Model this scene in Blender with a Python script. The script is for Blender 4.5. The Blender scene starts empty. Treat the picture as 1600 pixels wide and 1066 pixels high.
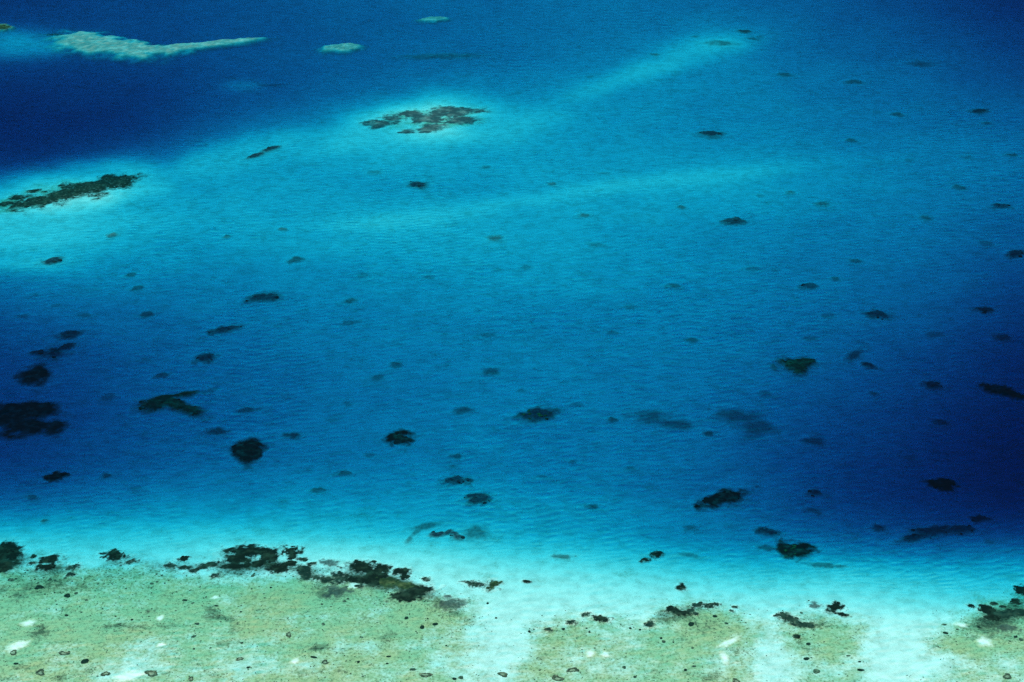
import bpy, math, random
import numpy as np
from mathutils import Vector, Matrix

# ------------------------------------------------------------------ camera, sky, sun, exposure
scene = bpy.context.scene
col = scene.collection
CAM_H = 400.0                      # metres above the lagoon
PITCH = math.radians(27.0)
LENS = 60.0
FPX = LENS / 36.0 * 1600.0         # focal length in the photograph's pixels

cam_data = bpy.data.cameras.new('camera')
cam_data.lens = LENS
cam_data.sensor_width = 36.0
cam_data.clip_start = 1.0
cam_data.clip_end = 60000.0
cam = bpy.data.objects.new('camera', cam_data)
cam.location = (0, 0, CAM_H)
cam.rotation_euler = (math.pi / 2 - PITCH, 0, 0)
col.objects.link(cam)
scene.camera = cam

SUN_EL = math.radians(58)
SUN_AZ = math.radians(-35)         # from +Y, clockwise positive: ahead of the camera, a little to the left
world = bpy.data.worlds.new('World')
scene.world = world
world.use_nodes = True
wn = world.node_tree.nodes
sky = wn.new('ShaderNodeTexSky')
sky.sky_type = 'NISHITA'
sky.sun_disc = False
sky.sun_elevation = SUN_EL
sky.sun_rotation = SUN_AZ
world.node_tree.links.new(sky.outputs['Color'], wn['Background'].inputs['Color'])
wn['Background'].inputs['Strength'].default_value = 0.10

sun_data = bpy.data.lights.new('sun', 'SUN')
sun_data.energy = 4.6
sun_data.angle = math.radians(0.53)
sun_data.color = (1.0, 0.96, 0.90)
sun = bpy.data.objects.new('sun', sun_data)
to_sun = Vector((math.sin(SUN_AZ) * math.cos(SUN_EL), math.cos(SUN_AZ) * math.cos(SUN_EL), math.sin(SUN_EL)))
sun.rotation_euler = to_sun.to_track_quat('Z', 'Y').to_euler()
sun.location = (0, 900, 900)
col.objects.link(sun)

scene.view_settings.view_transform = 'Standard'
scene.view_settings.look = 'None'
scene.view_settings.exposure = 0.36
scene.view_settings.gamma = 1.0
scene.view_settings.use_curve_mapping = False
scene.render.engine = 'CYCLES'
cy = scene.cycles
cy.max_bounces = 4
cy.diffuse_bounces = 2
cy.volume_bounces = 0
cy.transparent_max_bounces = 16
cy.use_adaptive_sampling = False
cy.use_denoising = False

# water: extinction per metre (red is lost first, blue last)
K_ABS = (1.40, 0.195, 0.0985)
K_SCAT = (0.0048, 0.0028, 0.0030)  # red share lifted to stand in for a veil of haze
K_G = K_ABS[1] + K_SCAT[1]

# ------------------------------------------------------------------ numeric helpers
rng = np.random.default_rng(7)
random.seed(7)


def srgb2lin(v):
    v = np.asarray(v, float) / 255.0
    return np.where(v < 0.04045, v / 12.92, ((v + 0.055) / 1.055) ** 2.4)


_lat = np.random.default_rng(3).random((256, 256))


def vnoise(x, y, seed=0):
    """smooth lattice noise 0..1"""
    x = np.asarray(x, float) + seed * 37.31
    y = np.asarray(y, float) + seed * 17.77
    xi, yi = np.floor(x).astype(int), np.floor(y).astype(int)
    fx, fy = x - xi, y - yi
    fx, fy = fx * fx * (3 - 2 * fx), fy * fy * (3 - 2 * fy)
    a, b = xi & 255, yi & 255
    a1, b1 = (xi + 1) & 255, (yi + 1) & 255
    return ((_lat[a, b] * (1 - fx) + _lat[a1, b] * fx) * (1 - fy)
            + (_lat[a, b1] * (1 - fx) + _lat[a1, b1] * fx) * fy)


def fbm(x, y, seed=0, octaves=3):
    s, a, n = 0.0, 1.0, 0.0
    for o in range(octaves):
        s = s + a * vnoise(np.asarray(x) * 2 ** o, np.asarray(y) * 2 ** o, seed + o * 5)
        n += a
        a *= 0.55
    return s / n


def sstep(a, b, x):
    t = np.clip((np.asarray(x, float) - a) / (b - a), 0, 1)
    return t * t * (3 - 2 * t)


def ell(px, py, cx, cyy, rx, ry, ang):
    """normalised distance from the centre of a tilted ellipse (ang: degrees, right end up)"""
    a = math.radians(ang)
    dx, dy = px - cx, -(py - cyy)
    u = dx * math.cos(a) + dy * math.sin(a)
    v = -dx * math.sin(a) + dy * math.cos(a)
    return np.sqrt((u / rx) ** 2 + (v / ry) ** 2)


# ------------------------------------------------------------------ the sea floor's depth
# A survey of how much green light comes back from the bottom, at points of the photograph; turned into metres of water below, with lens falloff kept in as extra depth.
TX = np.arange(0, 1601, 100)
TY = np.array([0, 50, 100, 150, 200, 250, 300, 340, 380, 430, 500, 570, 640, 710, 760, 800, 830, 860, 890, 930, 970, 1066])
TG = np.array([
    [45, 52, 58, 65, 75, 82, 88, 92, 98, 102, 105, 100, 90, 80, 68, 50, 32],
    [60, 60, 60, 65, 72, 78, 85, 92, 98, 104, 112, 118, 105, 88, 75, 62, 45],
    [62, 62, 60, 65, 72, 80, 88, 96, 106, 118, 125, 125, 112, 98, 88, 75, 58],
    [48, 52, 56, 62, 70, 85, 105, 115, 130, 135, 130, 122, 112, 102, 92, 82, 70],
    [40, 45, 52, 75, 105, 140, 150, 155, 150, 138, 125, 117, 110, 100, 95, 92, 85],
    [45, 55, 90, 140, 150, 155, 160, 153, 145, 138, 135, 135, 130, 120, 112, 105, 95],
    [150, 150, 165, 155, 150, 145, 140, 138, 142, 150, 155, 155, 142, 125, 113, 102, 88],
    [205, 195, 170, 155, 158, 165, 168, 165, 160, 155, 145, 138, 128, 118, 110, 98, 82],
    [190, 182, 165, 150, 150, 158, 160, 160, 158, 150, 140, 130, 120, 112, 104, 92, 75],
    [125, 135, 125, 125, 128, 132, 138, 142, 145, 142, 136, 128, 115, 105, 97, 82, 60],
    [72, 85, 95, 102, 110, 115, 120, 125, 127, 127, 124, 118, 108, 98, 85, 65, 42],
    [55, 65, 78, 90, 100, 108, 113, 118, 120, 120, 118, 112, 100, 85, 68, 50, 30],
    [48, 60, 74, 86, 96, 104, 112, 118, 120, 119, 114, 102, 88, 70, 55, 38, 22],
    [52, 64, 80, 92, 102, 112, 118, 123, 124, 121, 114, 100, 80, 60, 45, 30, 16],
    [72, 88, 104, 118, 126, 132, 138, 142, 140, 132, 120, 104, 80, 58, 44, 32, 20],
    [125, 138, 146, 156, 160, 162, 164, 165, 160, 150, 136, 116, 90, 65, 50, 38, 28],
    [205, 200, 200, 212, 212, 202, 192, 182, 176, 165, 142, 124, 108, 88, 70, 58, 52],
    [228, 228, 230, 236, 250, 255, 250, 240, 215, 208, 185, 160, 140, 128, 112, 108, 118],
    [245, 245, 245, 248, 252, 258, 258, 258, 252, 245, 235, 220, 205, 220, 205, 190, 175],
    [265, 265, 265, 265, 265, 265, 265, 265, 265, 262, 258, 255, 250, 250, 240, 228, 222],
    [270] * 17,
    [274] * 17], float)
# banks, halos and ridges of sand: x, y, half width, half height, tilt, green
BANKS = [
    (30, 68, 85, 27, 0, 148), (380, 134, 36, 8, 0, 130),
    (665, 192, 140, 42, 3, 226), (665, 194, 112, 30, 4, 240), (560, 216, 105, 24, 10, 196), (805, 190, 85, 22, 8, 186),
    (85, 304, 165, 40, 14, 210), (100, 326, 140, 16, 15, 236), (228, 285, 46, 24, 10, 212), (112, 318, 120, 18, 14, 242), (60, 360, 130, 34, 4, 205),
    (320, 252, 130, 24, 16, 176), (430, 230, 120, 24, 12, 180),
    (930, 142, 85, 14, 20, 168), (1020, 108, 105, 20, 16, 180), (1110, 72, 80, 24, 6, 182),
    (620, 345, 130, 13, 6, 200), (800, 318, 150, 10, 8, 186), (950, 292, 100, 13, 6, 192), (1110, 275, 140, 14, 6, 188),
    (45, 412, 75, 12, 3, 190), (440, 372, 120, 12, 2, 168),
]
G0 = 1.42
gx = np.arange(-240, 1841, 8.0)
gy = np.arange(-120, 1221, 6.0)
_r = np.clip(np.interp(gy, TY, np.arange(len(TY))), 0, len(TY) - 1)
_c = np.clip(np.interp(gx, TX, np.arange(17)), 0, 16)
TG = TG + np.interp(TY, [0, 150, 420, 520, 640, 760], [10, 12, 13, 7, 4, 0])[:, None]
TG = TG + np.interp(TY, [100, 200, 260, 330, 400], [0, 9, 11, 3, 0])[:, None] * sstep(500, 800, TX)[None, :]
TG = TG - np.interp(TY, [60, 130, 240, 280], [0, 15, 15, 0])[:, None] * sstep(420, 200, TX)[None, :]      # keeps the edge darkening at far left as extra depth
TT = np.log(G0 / srgb2lin(TG))
_ri, _ci = np.minimum(_r.astype(int), len(TY) - 2), np.minimum(_c.astype(int), 15)
_fr, _fc = (_r - _ri)[:, None], (_c - _ci)[None, :]
TONE = ((TT[_ri][:, _ci] * (1 - _fc) + TT[_ri][:, _ci + 1] * _fc) * (1 - _fr)
        + (TT[_ri + 1][:, _ci] * (1 - _fc) + TT[_ri + 1][:, _ci + 1] * _fc) * _fr)


def blur(a, sy, sx):
    for ax, s in ((0, sy), (1, sx)):
        if s <= 0:
            continue
        n = int(3 * s) + 1
        k = np.exp(-0.5 * (np.arange(-n, n + 1) / s) ** 2)
        k /= k.sum()
        pad = [(0, 0), (0, 0)]
        pad[ax] = (n, n)
        b = np.pad(a, pad, mode='edge')
        a = sum(k[i] * (b[i:i + a.shape[0], :] if ax == 0 else b[:, i:i + a.shape[1]]) for i in range(2 * n + 1))
    return a


TONE = blur(TONE, 2.2, 5.0)
GX, GY = np.meshgrid(gx, gy)
_wob = (fbm(GX / 60, GY / 22, 2, 3) - 0.5)
for (bx, by, rx, ry, an, g) in BANKS:
    q = ell(GX, GY, bx, by, rx, ry, an) + _wob * 0.7
    w = 1 - sstep(0.25, 1.5, q)
    TONE = TONE * (1 - w) + math.log(G0 / float(srgb2lin(g))) * w
# long low ripples and sandy streaks on the lagoon floor
_deep = sstep(0.5, 1.6, TONE)
TONE = TONE + _deep * ((fbm(GX / 70, GY / 16, 11, 4) - 0.5) * 0.34 + (fbm(GX / 22, GY / 7, 14, 3) - 0.5) * 0.22)
TONE = blur(TONE, 0.8, 0.8)
_sinth = np.sin(np.maximum(PITCH + np.arctan((gy - 533.0) / FPX), math.radians(12)))[:, None]
DEPTH = np.maximum(TONE / (K_G * (1 / _sinth + 1 / math.sin(SUN_EL))), 0.30)


def sample(grid, px, py):
    u = np.clip((np.asarray(px, float) - gx[0]) / 8.0, 0, len(gx) - 1.001)
    v = np.clip((np.asarray(py, float) - gy[0]) / 6.0, 0, len(gy) - 1.001)
    i, j = u.astype(int), v.astype(int)
    a, b = u - i, v - j
    return (grid[j, i] * (1 - a) + grid[j, i + 1] * a) * (1 - b) + (grid[j + 1, i] * (1 - a) + grid[j + 1, i + 1] * a) * b


CP, SP = math.cos(PITCH), math.sin(PITCH)


def project(X, Y, Z):
    Yc = np.maximum(Y, 330.0)
    dc = Yc * CP + (CAM_H - Z) * SP
    return 800 + FPX * X / dc, 533 - FPX * (Yc * SP + (Z - CAM_H) * CP) / dc


def depth_at(X, Y):
    d = np.full(np.shape(X), 4.0)
    for _ in range(4):
        px, py = project(X, Y, -d)
        d = sample(DEPTH, px, py)
    return d


def photo_at(X, Y):
    return project(X, Y, -depth_at(X, Y))


def at(px, py, up=0.0):
    """point of the sea floor (or `up` metres over it) under a point of the photograph"""
    d = float(sample(DEPTH, px, py)) - up
    v = Vector(((px - 800) / FPX, CP - (py - 533) / FPX * SP, -SP - (py - 533) / FPX * CP))
    t = (CAM_H + d) / -v.z
    return Vector((v.x * t, v.y * t, -d))


def scale_at(px, py):
    """metres per photograph pixel across, and along the floor"""
    p, q, r = at(px, py), at(px + 4, py), at(px, py + 4)
    sn = math.sin(PITCH + math.atan((py - 533) / FPX))
    m = abs(q.x - p.x) / 4
    return m, m / sn


# ------------------------------------------------------------------ object helpers
def tag(o, label, cat=None, group=None, kind=None):
    o['label'] = label
    if cat:
        o['category'] = cat
    if group:
        o['group'] = group
    if kind:
        o['kind'] = kind
    return o


def mesh_obj(name, verts, faces, material, parent=None, smooth=True, cover=None, origin=(0, 0)):
    me = bpy.data.meshes.new(name)
    me.from_pydata([tuple(v) for v in verts], [], faces)
    if cover is not None:
        a = me.attributes.new('cover', 'FLOAT', 'POINT')
        a.data.foreach_set('value', np.asarray(cover, np.float32))
        vv = np.asarray(verts, float)
        ppx, ppy = photo_at(vv[:, 0] + origin[0], vv[:, 1] + origin[1])
        for nm, gr in (('turf', TURF), ('weed', WEED)):
            a = me.attributes.new(nm, 'FLOAT', 'POINT')
            a.data.foreach_set('value', sample(gr, ppx, ppy).astype(np.float32))
    if smooth:
        me.polygons.foreach_set('use_smooth', [True] * len(me.polygons))
    me.materials.append(material)
    o = bpy.data.objects.new(name, me)
    col.objects.link(o)
    o.parent = parent
    return o


def grid_mesh(name, X1, Y1, Z, attrs=None):
    nx, ny = len(X1), len(Y1)
    XX, YY = np.meshgrid(X1, Y1)
    co = np.stack([XX, YY, Z], -1).reshape(-1, 3).astype(np.float32)
    idx = np.arange(nx * ny).reshape(ny, nx)
    f = np.stack([idx[:-1, :-1], idx[:-1, 1:], idx[1:, 1:], idx[1:, :-1]], -1).reshape(-1, 4)
    return co, f


def fast_mesh(name, co, quads, extra=()):
    me = bpy.data.meshes.new(name)
    nq = len(quads)
    loops = quads.reshape(-1)
    starts = np.arange(nq) * 4
    for e in extra:
        starts = np.append(starts, len(loops))
        loops = np.append(loops, e)
    me.vertices.add(len(co))
    me.vertices.foreach_set('co', np.asarray(co, np.float32).reshape(-1))
    me.loops.add(len(loops))
    me.loops.foreach_set('vertex_index', loops.astype(np.int32))
    me.polygons.add(len(starts))
    me.polygons.foreach_set('loop_start', starts.astype(np.int32))
    me.polygons.foreach_set('use_smooth', np.ones(len(starts), bool))
    me.update(calc_edges=True)
    me.validate()
    return me


# ------------------------------------------------------------------ materials
def new_mat(name):
    m = bpy.data.materials.new(name)
    m.use_nodes = True
    nt = m.node_tree
    b = nt.nodes['Principled BSDF']
    b.inputs['Roughness'].default_value = 0.95
    b.inputs['Specular IOR Level'].default_value = 0.0
    return m, nt, b


def noise_node(nt, scale, detail=3, rough=0.55, vec=None):
    n = nt.nodes.new('ShaderNodeTexNoise')
    n.inputs['Scale'].default_value = scale
    n.inputs['Detail'].default_value = detail
    n.inputs['Roughness'].default_value = rough
    if vec is not None:
        nt.links.new(vec, n.inputs['Vector'])
    return n.outputs['Fac']


def math_node(nt, op, a, b=None, clamp=False):
    n = nt.nodes.new('ShaderNodeMath')
    n.operation = op
    n.use_clamp = clamp
    for i, v in ((0, a), (1, b)):
        if v is None:
            continue
        if isinstance(v, (int, float)):
            n.inputs[i].default_value = v
        else:
            nt.links.new(v, n.inputs[i])
    return n.outputs[0]


def ramp(nt, fac, lo, hi):
    n = nt.nodes.new('ShaderNodeMapRange')
    n.interpolation_type = 'SMOOTHSTEP'
    n.inputs['From Min'].default_value = lo
    n.inputs['From Max'].default_value = hi
    nt.links.new(fac, n.inputs['Value'])
    return n.outputs['Result']


def mix(nt, fac, a, b):
    n = nt.nodes.new('ShaderNodeMix')
    n.data_type = 'RGBA'
    if isinstance(fac, (int, float)):
        n.inputs['Factor'].default_value = fac
    else:
        nt.links.new(fac, n.inputs['Factor'])
    for s, v in (('A', a), ('B', b)):
        sock = [i for i in n.inputs if i.name == s and i.type == 'RGBA'][0]
        if isinstance(v, tuple):
            sock.default_value = (*v, 1)
        else:
            nt.links.new(v, sock)
    return [o for o in n.outputs if o.type == 'RGBA'][0]


SAND = (0.70, 0.68, 0.56)
SAND2 = (0.55, 0.54, 0.44)


def floor_colour(nt, pos):
    """bare sand, algal turf and dark weed; how much of each is in the mesh attributes turf and weed"""
    at1 = nt.nodes.new('ShaderNodeAttribute')
    at1.attribute_name = 'turf'
    at2 = nt.nodes.new('ShaderNodeAttribute')
    at2.attribute_name = 'weed'
    fine = noise_node(nt, 0.90, 5, 0.68, pos)
    mid = noise_node(nt, 0.16, 4, 0.6, pos)
    big = noise_node(nt, 0.030, 3, 0.6, pos)
    sand = mix(nt, ramp(nt, mid, 0.35, 0.7), SAND, SAND2)
    olive = mix(nt, ramp(nt, big, 0.40, 0.60), (0.355, 0.410, 0.210), (0.455, 0.395, 0.185))
    olive = mix(nt, math_node(nt, 'MULTIPLY', ramp(nt, fine, 0.45, 0.72), 0.80), olive, (0.12, 0.145, 0.075))
    wide = noise_node(nt, 0.055, 3, 0.6, pos)
    s = math_node(nt, 'ADD', math_node(nt, 'MULTIPLY', fine, 0.40), math_node(nt, 'MULTIPLY', mid, 0.34))
    s = math_node(nt, 'ADD', s, math_node(nt, 'MULTIPLY', wide, 0.26))
    s = math_node(nt, 'SUBTRACT', s, 0.5)
    k = math_node(nt, 'ADD', math_node(nt, 'MULTIPLY', s, 2.9), at1.outputs['Fac'])
    c = mix(nt, ramp(nt, k, 0.05, 1.0), sand, olive)
    k2 = math_node(nt, 'ADD', math_node(nt, 'MULTIPLY', s, 2.2), at2.outputs['Fac'])
    c = mix(nt, ramp(nt, k2, 0.12, 0.90), c, (0.040, 0.050, 0.030))
    return c, fine


def seabed_material():
    m, nt, b = new_mat('coral_sand_and_turf')
    pos = nt.nodes.new('ShaderNodeNewGeometry').outputs['Position']
    c, fine = floor_colour(nt, pos)
    nt.links.new(c, b.inputs['Base Color'])
    bump = nt.nodes.new('ShaderNodeBump')
    bump.inputs['Distance'].default_value = 0.25
    bump.inputs['Strength'].default_value = 0.6
    nt.links.new(fine, bump.inputs['Height'])
    nt.links.new(bump.outputs['Normal'], b.inputs['Normal'])
    return m


def coral_material(name, dark, light, wob=1.2, scale=0.7):
    """coral growing over the floor: the attribute cover says how closed it is, refraction blur at the rims included"""
    m, nt, b = new_mat(name)
    pos = nt.nodes.new('ShaderNodeNewGeometry').outputs['Position']
    floor, fine = floor_colour(nt, pos)
    cv = nt.nodes.new('ShaderNodeAttribute')
    cv.attribute_name = 'cover'
    n1 = noise_node(nt, scale, 3, 0.6, pos)
    n2 = noise_node(nt, scale * 0.35, 3, 0.55, pos)
    c = mix(nt, ramp(nt, n2, 0.42, 0.72), dark, light)
    k = math_node(nt, 'ADD', math_node(nt, 'MULTIPLY', math_node(nt, 'MULTIPLY', math_node(nt, 'SUBTRACT', n1, 0.5), wob), ramp(nt, cv.outputs['Fac'], 0.0, 0.25)), cv.outputs['Fac'])
    c = mix(nt, ramp(nt, k, 0.08, 0.95), floor, c)
    nt.links.new(c, b.inputs['Base Color'])
    return m


def head_material(name, dark, light, scale=1.1):
    m, nt, b = new_mat(name)
    pos = nt.nodes.new('ShaderNodeNewGeometry').outputs['Position']
    n1 = noise_node(nt, scale, 4, 0.6, pos)
    c = mix(nt, ramp(nt, n1, 0.42, 0.75), dark, light)
    nt.links.new(c, b.inputs['Base Color'])
    return m


M = {
    'seabed': seabed_material(),
    'black': coral_material('black_coral_cover', (0.007, 0.016, 0.011), (0.050, 0.074, 0.046), 0.5),  # lighter mottles put greenish sunlit tops into the colour
    'dark': coral_material('dark_coral_cover', (0.009, 0.026, 0.019), (0.030, 0.058, 0.038), 1.5),
    'belt': coral_material('reef_edge_coral_cover', (0.006, 0.014, 0.010), (0.022, 0.042, 0.026), 1.6),
    'h_belt': head_material('reef_edge_coral_head', (0.005, 0.012, 0.009), (0.022, 0.040, 0.025)),
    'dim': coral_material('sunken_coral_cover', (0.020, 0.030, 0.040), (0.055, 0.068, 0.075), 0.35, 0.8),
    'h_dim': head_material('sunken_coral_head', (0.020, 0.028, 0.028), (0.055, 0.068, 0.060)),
    'olive': coral_material('olive_coral_cover', (0.018, 0.036, 0.016), (0.095, 0.115, 0.045), 0.5),
    'brown': coral_material('grey_brown_coral_cover', (0.048, 0.068, 0.066), (0.17, 0.19, 0.16), 1.6, 0.4),
    'faint': coral_material('thin_rubble_cover', (0.022, 0.044, 0.038), (0.05, 0.08, 0.066), 0.35, 1.0),
    'flat': coral_material('pale_reef_top_cover', (0.25, 0.25, 0.20), (0.43, 0.41, 0.33), 1.0, 0.3),
    'h_black': head_material('black_coral_head', (0.005, 0.012, 0.009), (0.018, 0.036, 0.022)),
    'h_dark': head_material('dark_coral_head', (0.008, 0.020, 0.014), (0.028, 0.052, 0.032)),
    'h_olive': head_material('olive_coral_head', (0.015, 0.030, 0.012), (0.085, 0.115, 0.042)),
    'h_brown': head_material('grey_brown_coral_head', (0.040, 0.058, 0.056), (0.11, 0.14, 0.115)),
    'h_faint': head_material('pale_dead_coral_head', (0.08, 0.10, 0.075), (0.15, 0.16, 0.12)),
    'h_flat': head_material('pale_reef_head', (0.20, 0.19, 0.13), (0.36, 0.34, 0.24)),
    'h_crown': head_material('sunlit_green_crown_tint', (0.030, 0.055, 0.018), (0.16, 0.21, 0.06)),  # green heads painted brighter, as tops caught by the sun
    'h_fleck': head_material('weedy_coral_head', (0.035, 0.055, 0.034), (0.19, 0.21, 0.12), 0.8),
    'dead': head_material('dead_coral_top', (0.20, 0.21, 0.13), (0.36, 0.34, 0.21), 0.9),
    'rubble': head_material('reef_rubble', (0.06, 0.075, 0.045), (0.20, 0.21, 0.125), 0.4),
    'sand': coral_material('bare_white_sand', (0.76, 0.73, 0.61), (0.70, 0.67, 0.56), 0.9),
}

# ------------------------------------------------------------------ sea floor
# where algal turf covers the reef flat, and where dark weed grows: outlines in the photograph's pixels
FLAT = [
    [(-240, 888), (0, 886), (60, 890), (130, 892), (200, 884), (260, 892), (330, 902), (400, 900), (480, 905), (530, 905), (600, 915),
     (660, 925), (720, 938), (760, 955), (750, 985), (742, 1010), (740, 1035), (735, 1066), (730, 1221), (-240, 1221)],
    [(825, 985), (850, 970), (900, 964), (950, 968), (1000, 982), (1030, 962), (1060, 945), (1120, 943), (1140, 955), (1160, 962),
     (1183, 975), (1184, 1010), (1180, 1066), (1170, 1221), (770, 1221), (790, 1066), (800, 1030)],
    [(1212, 985), (1222, 965), (1260, 958), (1310, 968), (1345, 975), (1358, 1000), (1358, 1066), (1360, 1221), (1240, 1221), (1235, 1066), (1240, 1020), (1222, 1000)],
    [(1440, 1010), (1462, 985), (1500, 968), (1530, 945), (1570, 938), (1620, 920), (1840, 900), (1840, 1221), (1500, 1221), (1490, 1066), (1480, 1030), (1450, 1025)],
    [(1420, 1066), (1435, 1045), (1470, 1050), (1480, 1221), (1410, 1221)],
]


def poly_mask(poly):
    inside = np.zeros(GX.shape, bool)
    n = len(poly)
    for i in range(n):
        x0, y0 = poly[i]
        x1, y1 = poly[(i + 1) % n]
        if y0 == y1:
            continue
        c = ((GY >= min(y0, y1)) & (GY < max(y0, y1)) & (GX < (x1 - x0) * (GY - y0) / (y1 - y0) + x0))
        inside ^= c
    return inside.astype(float)


TURF = np.zeros(GX.shape)
for p in FLAT:
    TURF = np.maximum(TURF, poly_mask(p))
TURF = blur(TURF, 2.4, 3.4)
# bare or thin places on the flat
for (x, y, rx, ry, an, w) in [
    (700, 990, 60, 16, 10, .40), (600, 1012, 90, 14, 0, .35), (690, 1040, 50, 30, 0, .3), (440, 1040, 120, 20, 0, .25), (200, 1050, 70, 18, 10, .4), (30, 1005, 30, 10, 20, .5),
    (970, 1000, 50, 22, 0, .35), (940, 1040, 120, 20, 0, .3), (1130, 1030, 40, 30, 60, .35), (1205, 1015, 24, 40, 0, .6), (1480, 1035, 36, 16, 0, .6), (1400, 1020, 45, 60, 0, .9), (1575, 1040, 20, 14, 0, .4),
    (350, 940, 40, 10, 10, .4), (490, 960, 60, 14, 0, .25), (220, 1010, 80, 10, 0, .3), (780, 1000, 50, 50, 0, .7)]:
    TURF *= 1 - w * (1 - sstep(0.3, 1.3, ell(GX, GY, x, y, rx, ry, an) + _wob))
for (x, y, rx, ry, an, w) in [(664, 189, 92, 20, 5, .5), (70, 306, 100, 20, 12, .45), (8, 322, 40, 14, 8, .6)]:
    TURF = np.maximum(TURF, w * (1 - sstep(0.4, 1.25, ell(GX, GY, x, y, rx, ry, an) + _wob * 0.8)))
TURF *= (1.0 - 0.22 * sstep(985, 1050, GY)) + 0.7 * (fbm(GX / 90, GY / 30, 21, 3) - 0.5)
WEED = np.zeros(GX.shape)
for (x, y, rx, ry, an, w) in [
    (10, 878, 50, 20, 0, .8), (80, 890, 60, 14, 0, .6), (60, 912, 110, 20, 0, .46), (180, 900, 120, 12, 4, .32), (190, 880, 60, 10, 10, .5), (290, 884, 70, 10, 0, .5), (240, 900, 120, 10, 0, .2),
    (400, 884, 75, 18, 0, .75), (480, 895, 60, 14, -15, .65), (590, 908, 80, 18, -12, .85), (645, 925, 50, 14, -10, .85), (520, 928, 45, 12, 0, .5), (600, 938, 80, 8, 0, .35), (705, 942, 45, 12, 5, .55),
    (760, 918, 30, 9, 0, .3), (850, 985, 60, 14, 0, .25), (900, 972, 40, 10, 5, .25), (1055, 962, 50, 16, 15, .6), (1080, 978, 80, 14, 0, .35), (1100, 948, 30, 6, 5, .5),
    (1235, 970, 30, 10, -20, .6), (1270, 976, 45, 12, -4, .6), (1255, 995, 50, 10, 0, .25), (1300, 953, 20, 12, 0, .5), (1560, 965, 60, 18, 15, .75), (1590, 945, 30, 16, 0, .5), (1580, 990, 40, 20, 0, .35), (1470, 995, 30, 8, 0, .2)]:
    WEED = np.maximum(WEED, w * (1 - sstep(0.2, 1.35, ell(GX, GY, x, y, rx, ry, an) + _wob * 0.8)))


WEED = np.maximum(WEED, 0.62 * TURF * sstep(0.56, 0.74, fbm(GX / 34, GY / 12, 33, 4)) * (GY > 860))


def axis(core, far, step_far=18):
    lo = core[0] - np.geomspace(6, far, step_far)[::-1]
    hi = core[-1] + np.geomspace(6, far, step_far)
    return np.concatenate([lo, core, hi])


def y_steps(y0, y1, a, p, lim):
    ys = [y0]
    while ys[-1] < y1:
        ys.append(ys[-1] + min(lim, a * (ys[-1] / 500.0) ** p))
    return np.array(ys)


bx = axis(np.arange(-470, 471, 2.4), 24000)
by = axis(y_steps(470, 1560, 1.6, 1.6, 6.0), 24000)
BX, BY = np.meshgrid(bx, by)
BD = depth_at(BX, BY)
bpx, bpy_ = project(BX, BY, -BD)
relief = (fbm(BX / 2.6, BY / 2.6, 41, 2) - 0.5) * 0.16 * sstep(0.0, 0.4, sample(TURF, bpx, bpy_))
co, qf = grid_mesh('seabed', bx, by, -BD + relief)
me = fast_mesh('seabed', co, qf)
for nm, gr in (('turf', TURF), ('weed', WEED)):
    a = me.attributes.new(nm, 'FLOAT', 'POINT')
    a.data.foreach_set('value', sample(gr, bpx, bpy_).astype(np.float32).reshape(-1))
me.materials.append(M['seabed'])
seabed = bpy.data.objects.new('seabed', me)
col.objects.link(seabed)
tag(seabed, 'pale sandy lagoon floor rising to a green-brown reef flat in front', kind='structure')

# ------------------------------------------------------------------ the water: one closed body with a rippled top
wx = axis(np.arange(-460, 461, 0.85), 24000)
wy = axis(y_steps(475, 1500, 0.60, 1.1, 1.8), 24000)
WX, WY = np.meshgrid(wx, wy)
WZ = np.zeros(WX.shape)
wr = np.random.default_rng(12)
dyl = np.interp(WY[:, 0], [475, 1360, 1500], [0.60, 1.8, 1.8])[:, None]
for i in range(72):
    short = i < 52
    lam = wr.uniform(2.0, 4.6) if short else wr.uniform(4.6, 9.0)
    th = math.radians(wr.normal(92, 21))
    k = 2 * math.pi / lam
    amp = 0.050 if short else 0.026
    ph = wr.random() * 6.283
    fade = sstep(1.6, 2.6, lam / dyl)
    WZ += fade * amp * np.sin(k * (WX * math.cos(th) + WY * math.sin(th)) + ph)
gust = 0.30 + 1.55 * fbm(WX / 75, WY / 60, 51, 3)
WZ = WZ * gust
WZ += 0.35 * np.maximum(WZ, 0) ** 2 / 0.12 * 0.3          # crests a little sharper than troughs
WD = depth_at(WX, WY)
near = (np.abs(WX) < 470) & (WY > 465) & (WY < 1520)
WZ = np.where(near, WZ, 0.0) * (0.10 + 1.0 * sstep(0.5, 2.8, WD))
wpx, wpy = project(WX, WY, 0.0)
for (x, y, rx, ry, an) in [(175, 70, 120, 26, -6), (320, 68, 110, 14, 5), (533, 74, 50, 14, 2), (677, 29, 40, 10, 2), (0, 43, 30, 10, 2)]:
    WZ *= 0.15 + 0.85 * sstep(0.9, 1.5, ell(wpx, wpy, x, y, rx, ry, an))      # the reefs break the chop
WZ = np.maximum(WZ, 0.20 - WD)
co, qf = grid_mesh('water', wx, wy, WZ)
nx, ny = len(wx), len(wy)
idx = np.arange(nx * ny).reshape(ny, nx)
ring = np.concatenate([idx[0, :], idx[1:, -1], idx[-1, -2::-1], idx[-2:0:-1, 0]])
low = co[ring].copy()
low[:, 2] = -60.0
n0 = len(co)
co = np.concatenate([co, low])
lr = n0 + np.arange(len(ring))
sides = np.stack([ring, lr, np.roll(lr, -1), np.roll(ring, -1)], -1)
qf = np.concatenate([qf, sides])
wm = fast_mesh('water', co, qf, extra=[lr[::-1]])
mw = bpy.data.materials.new('clear_lagoon_water')
mw.use_nodes = True
nt = mw.node_tree
nt.nodes.remove(nt.nodes['Principled BSDF'])
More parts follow.
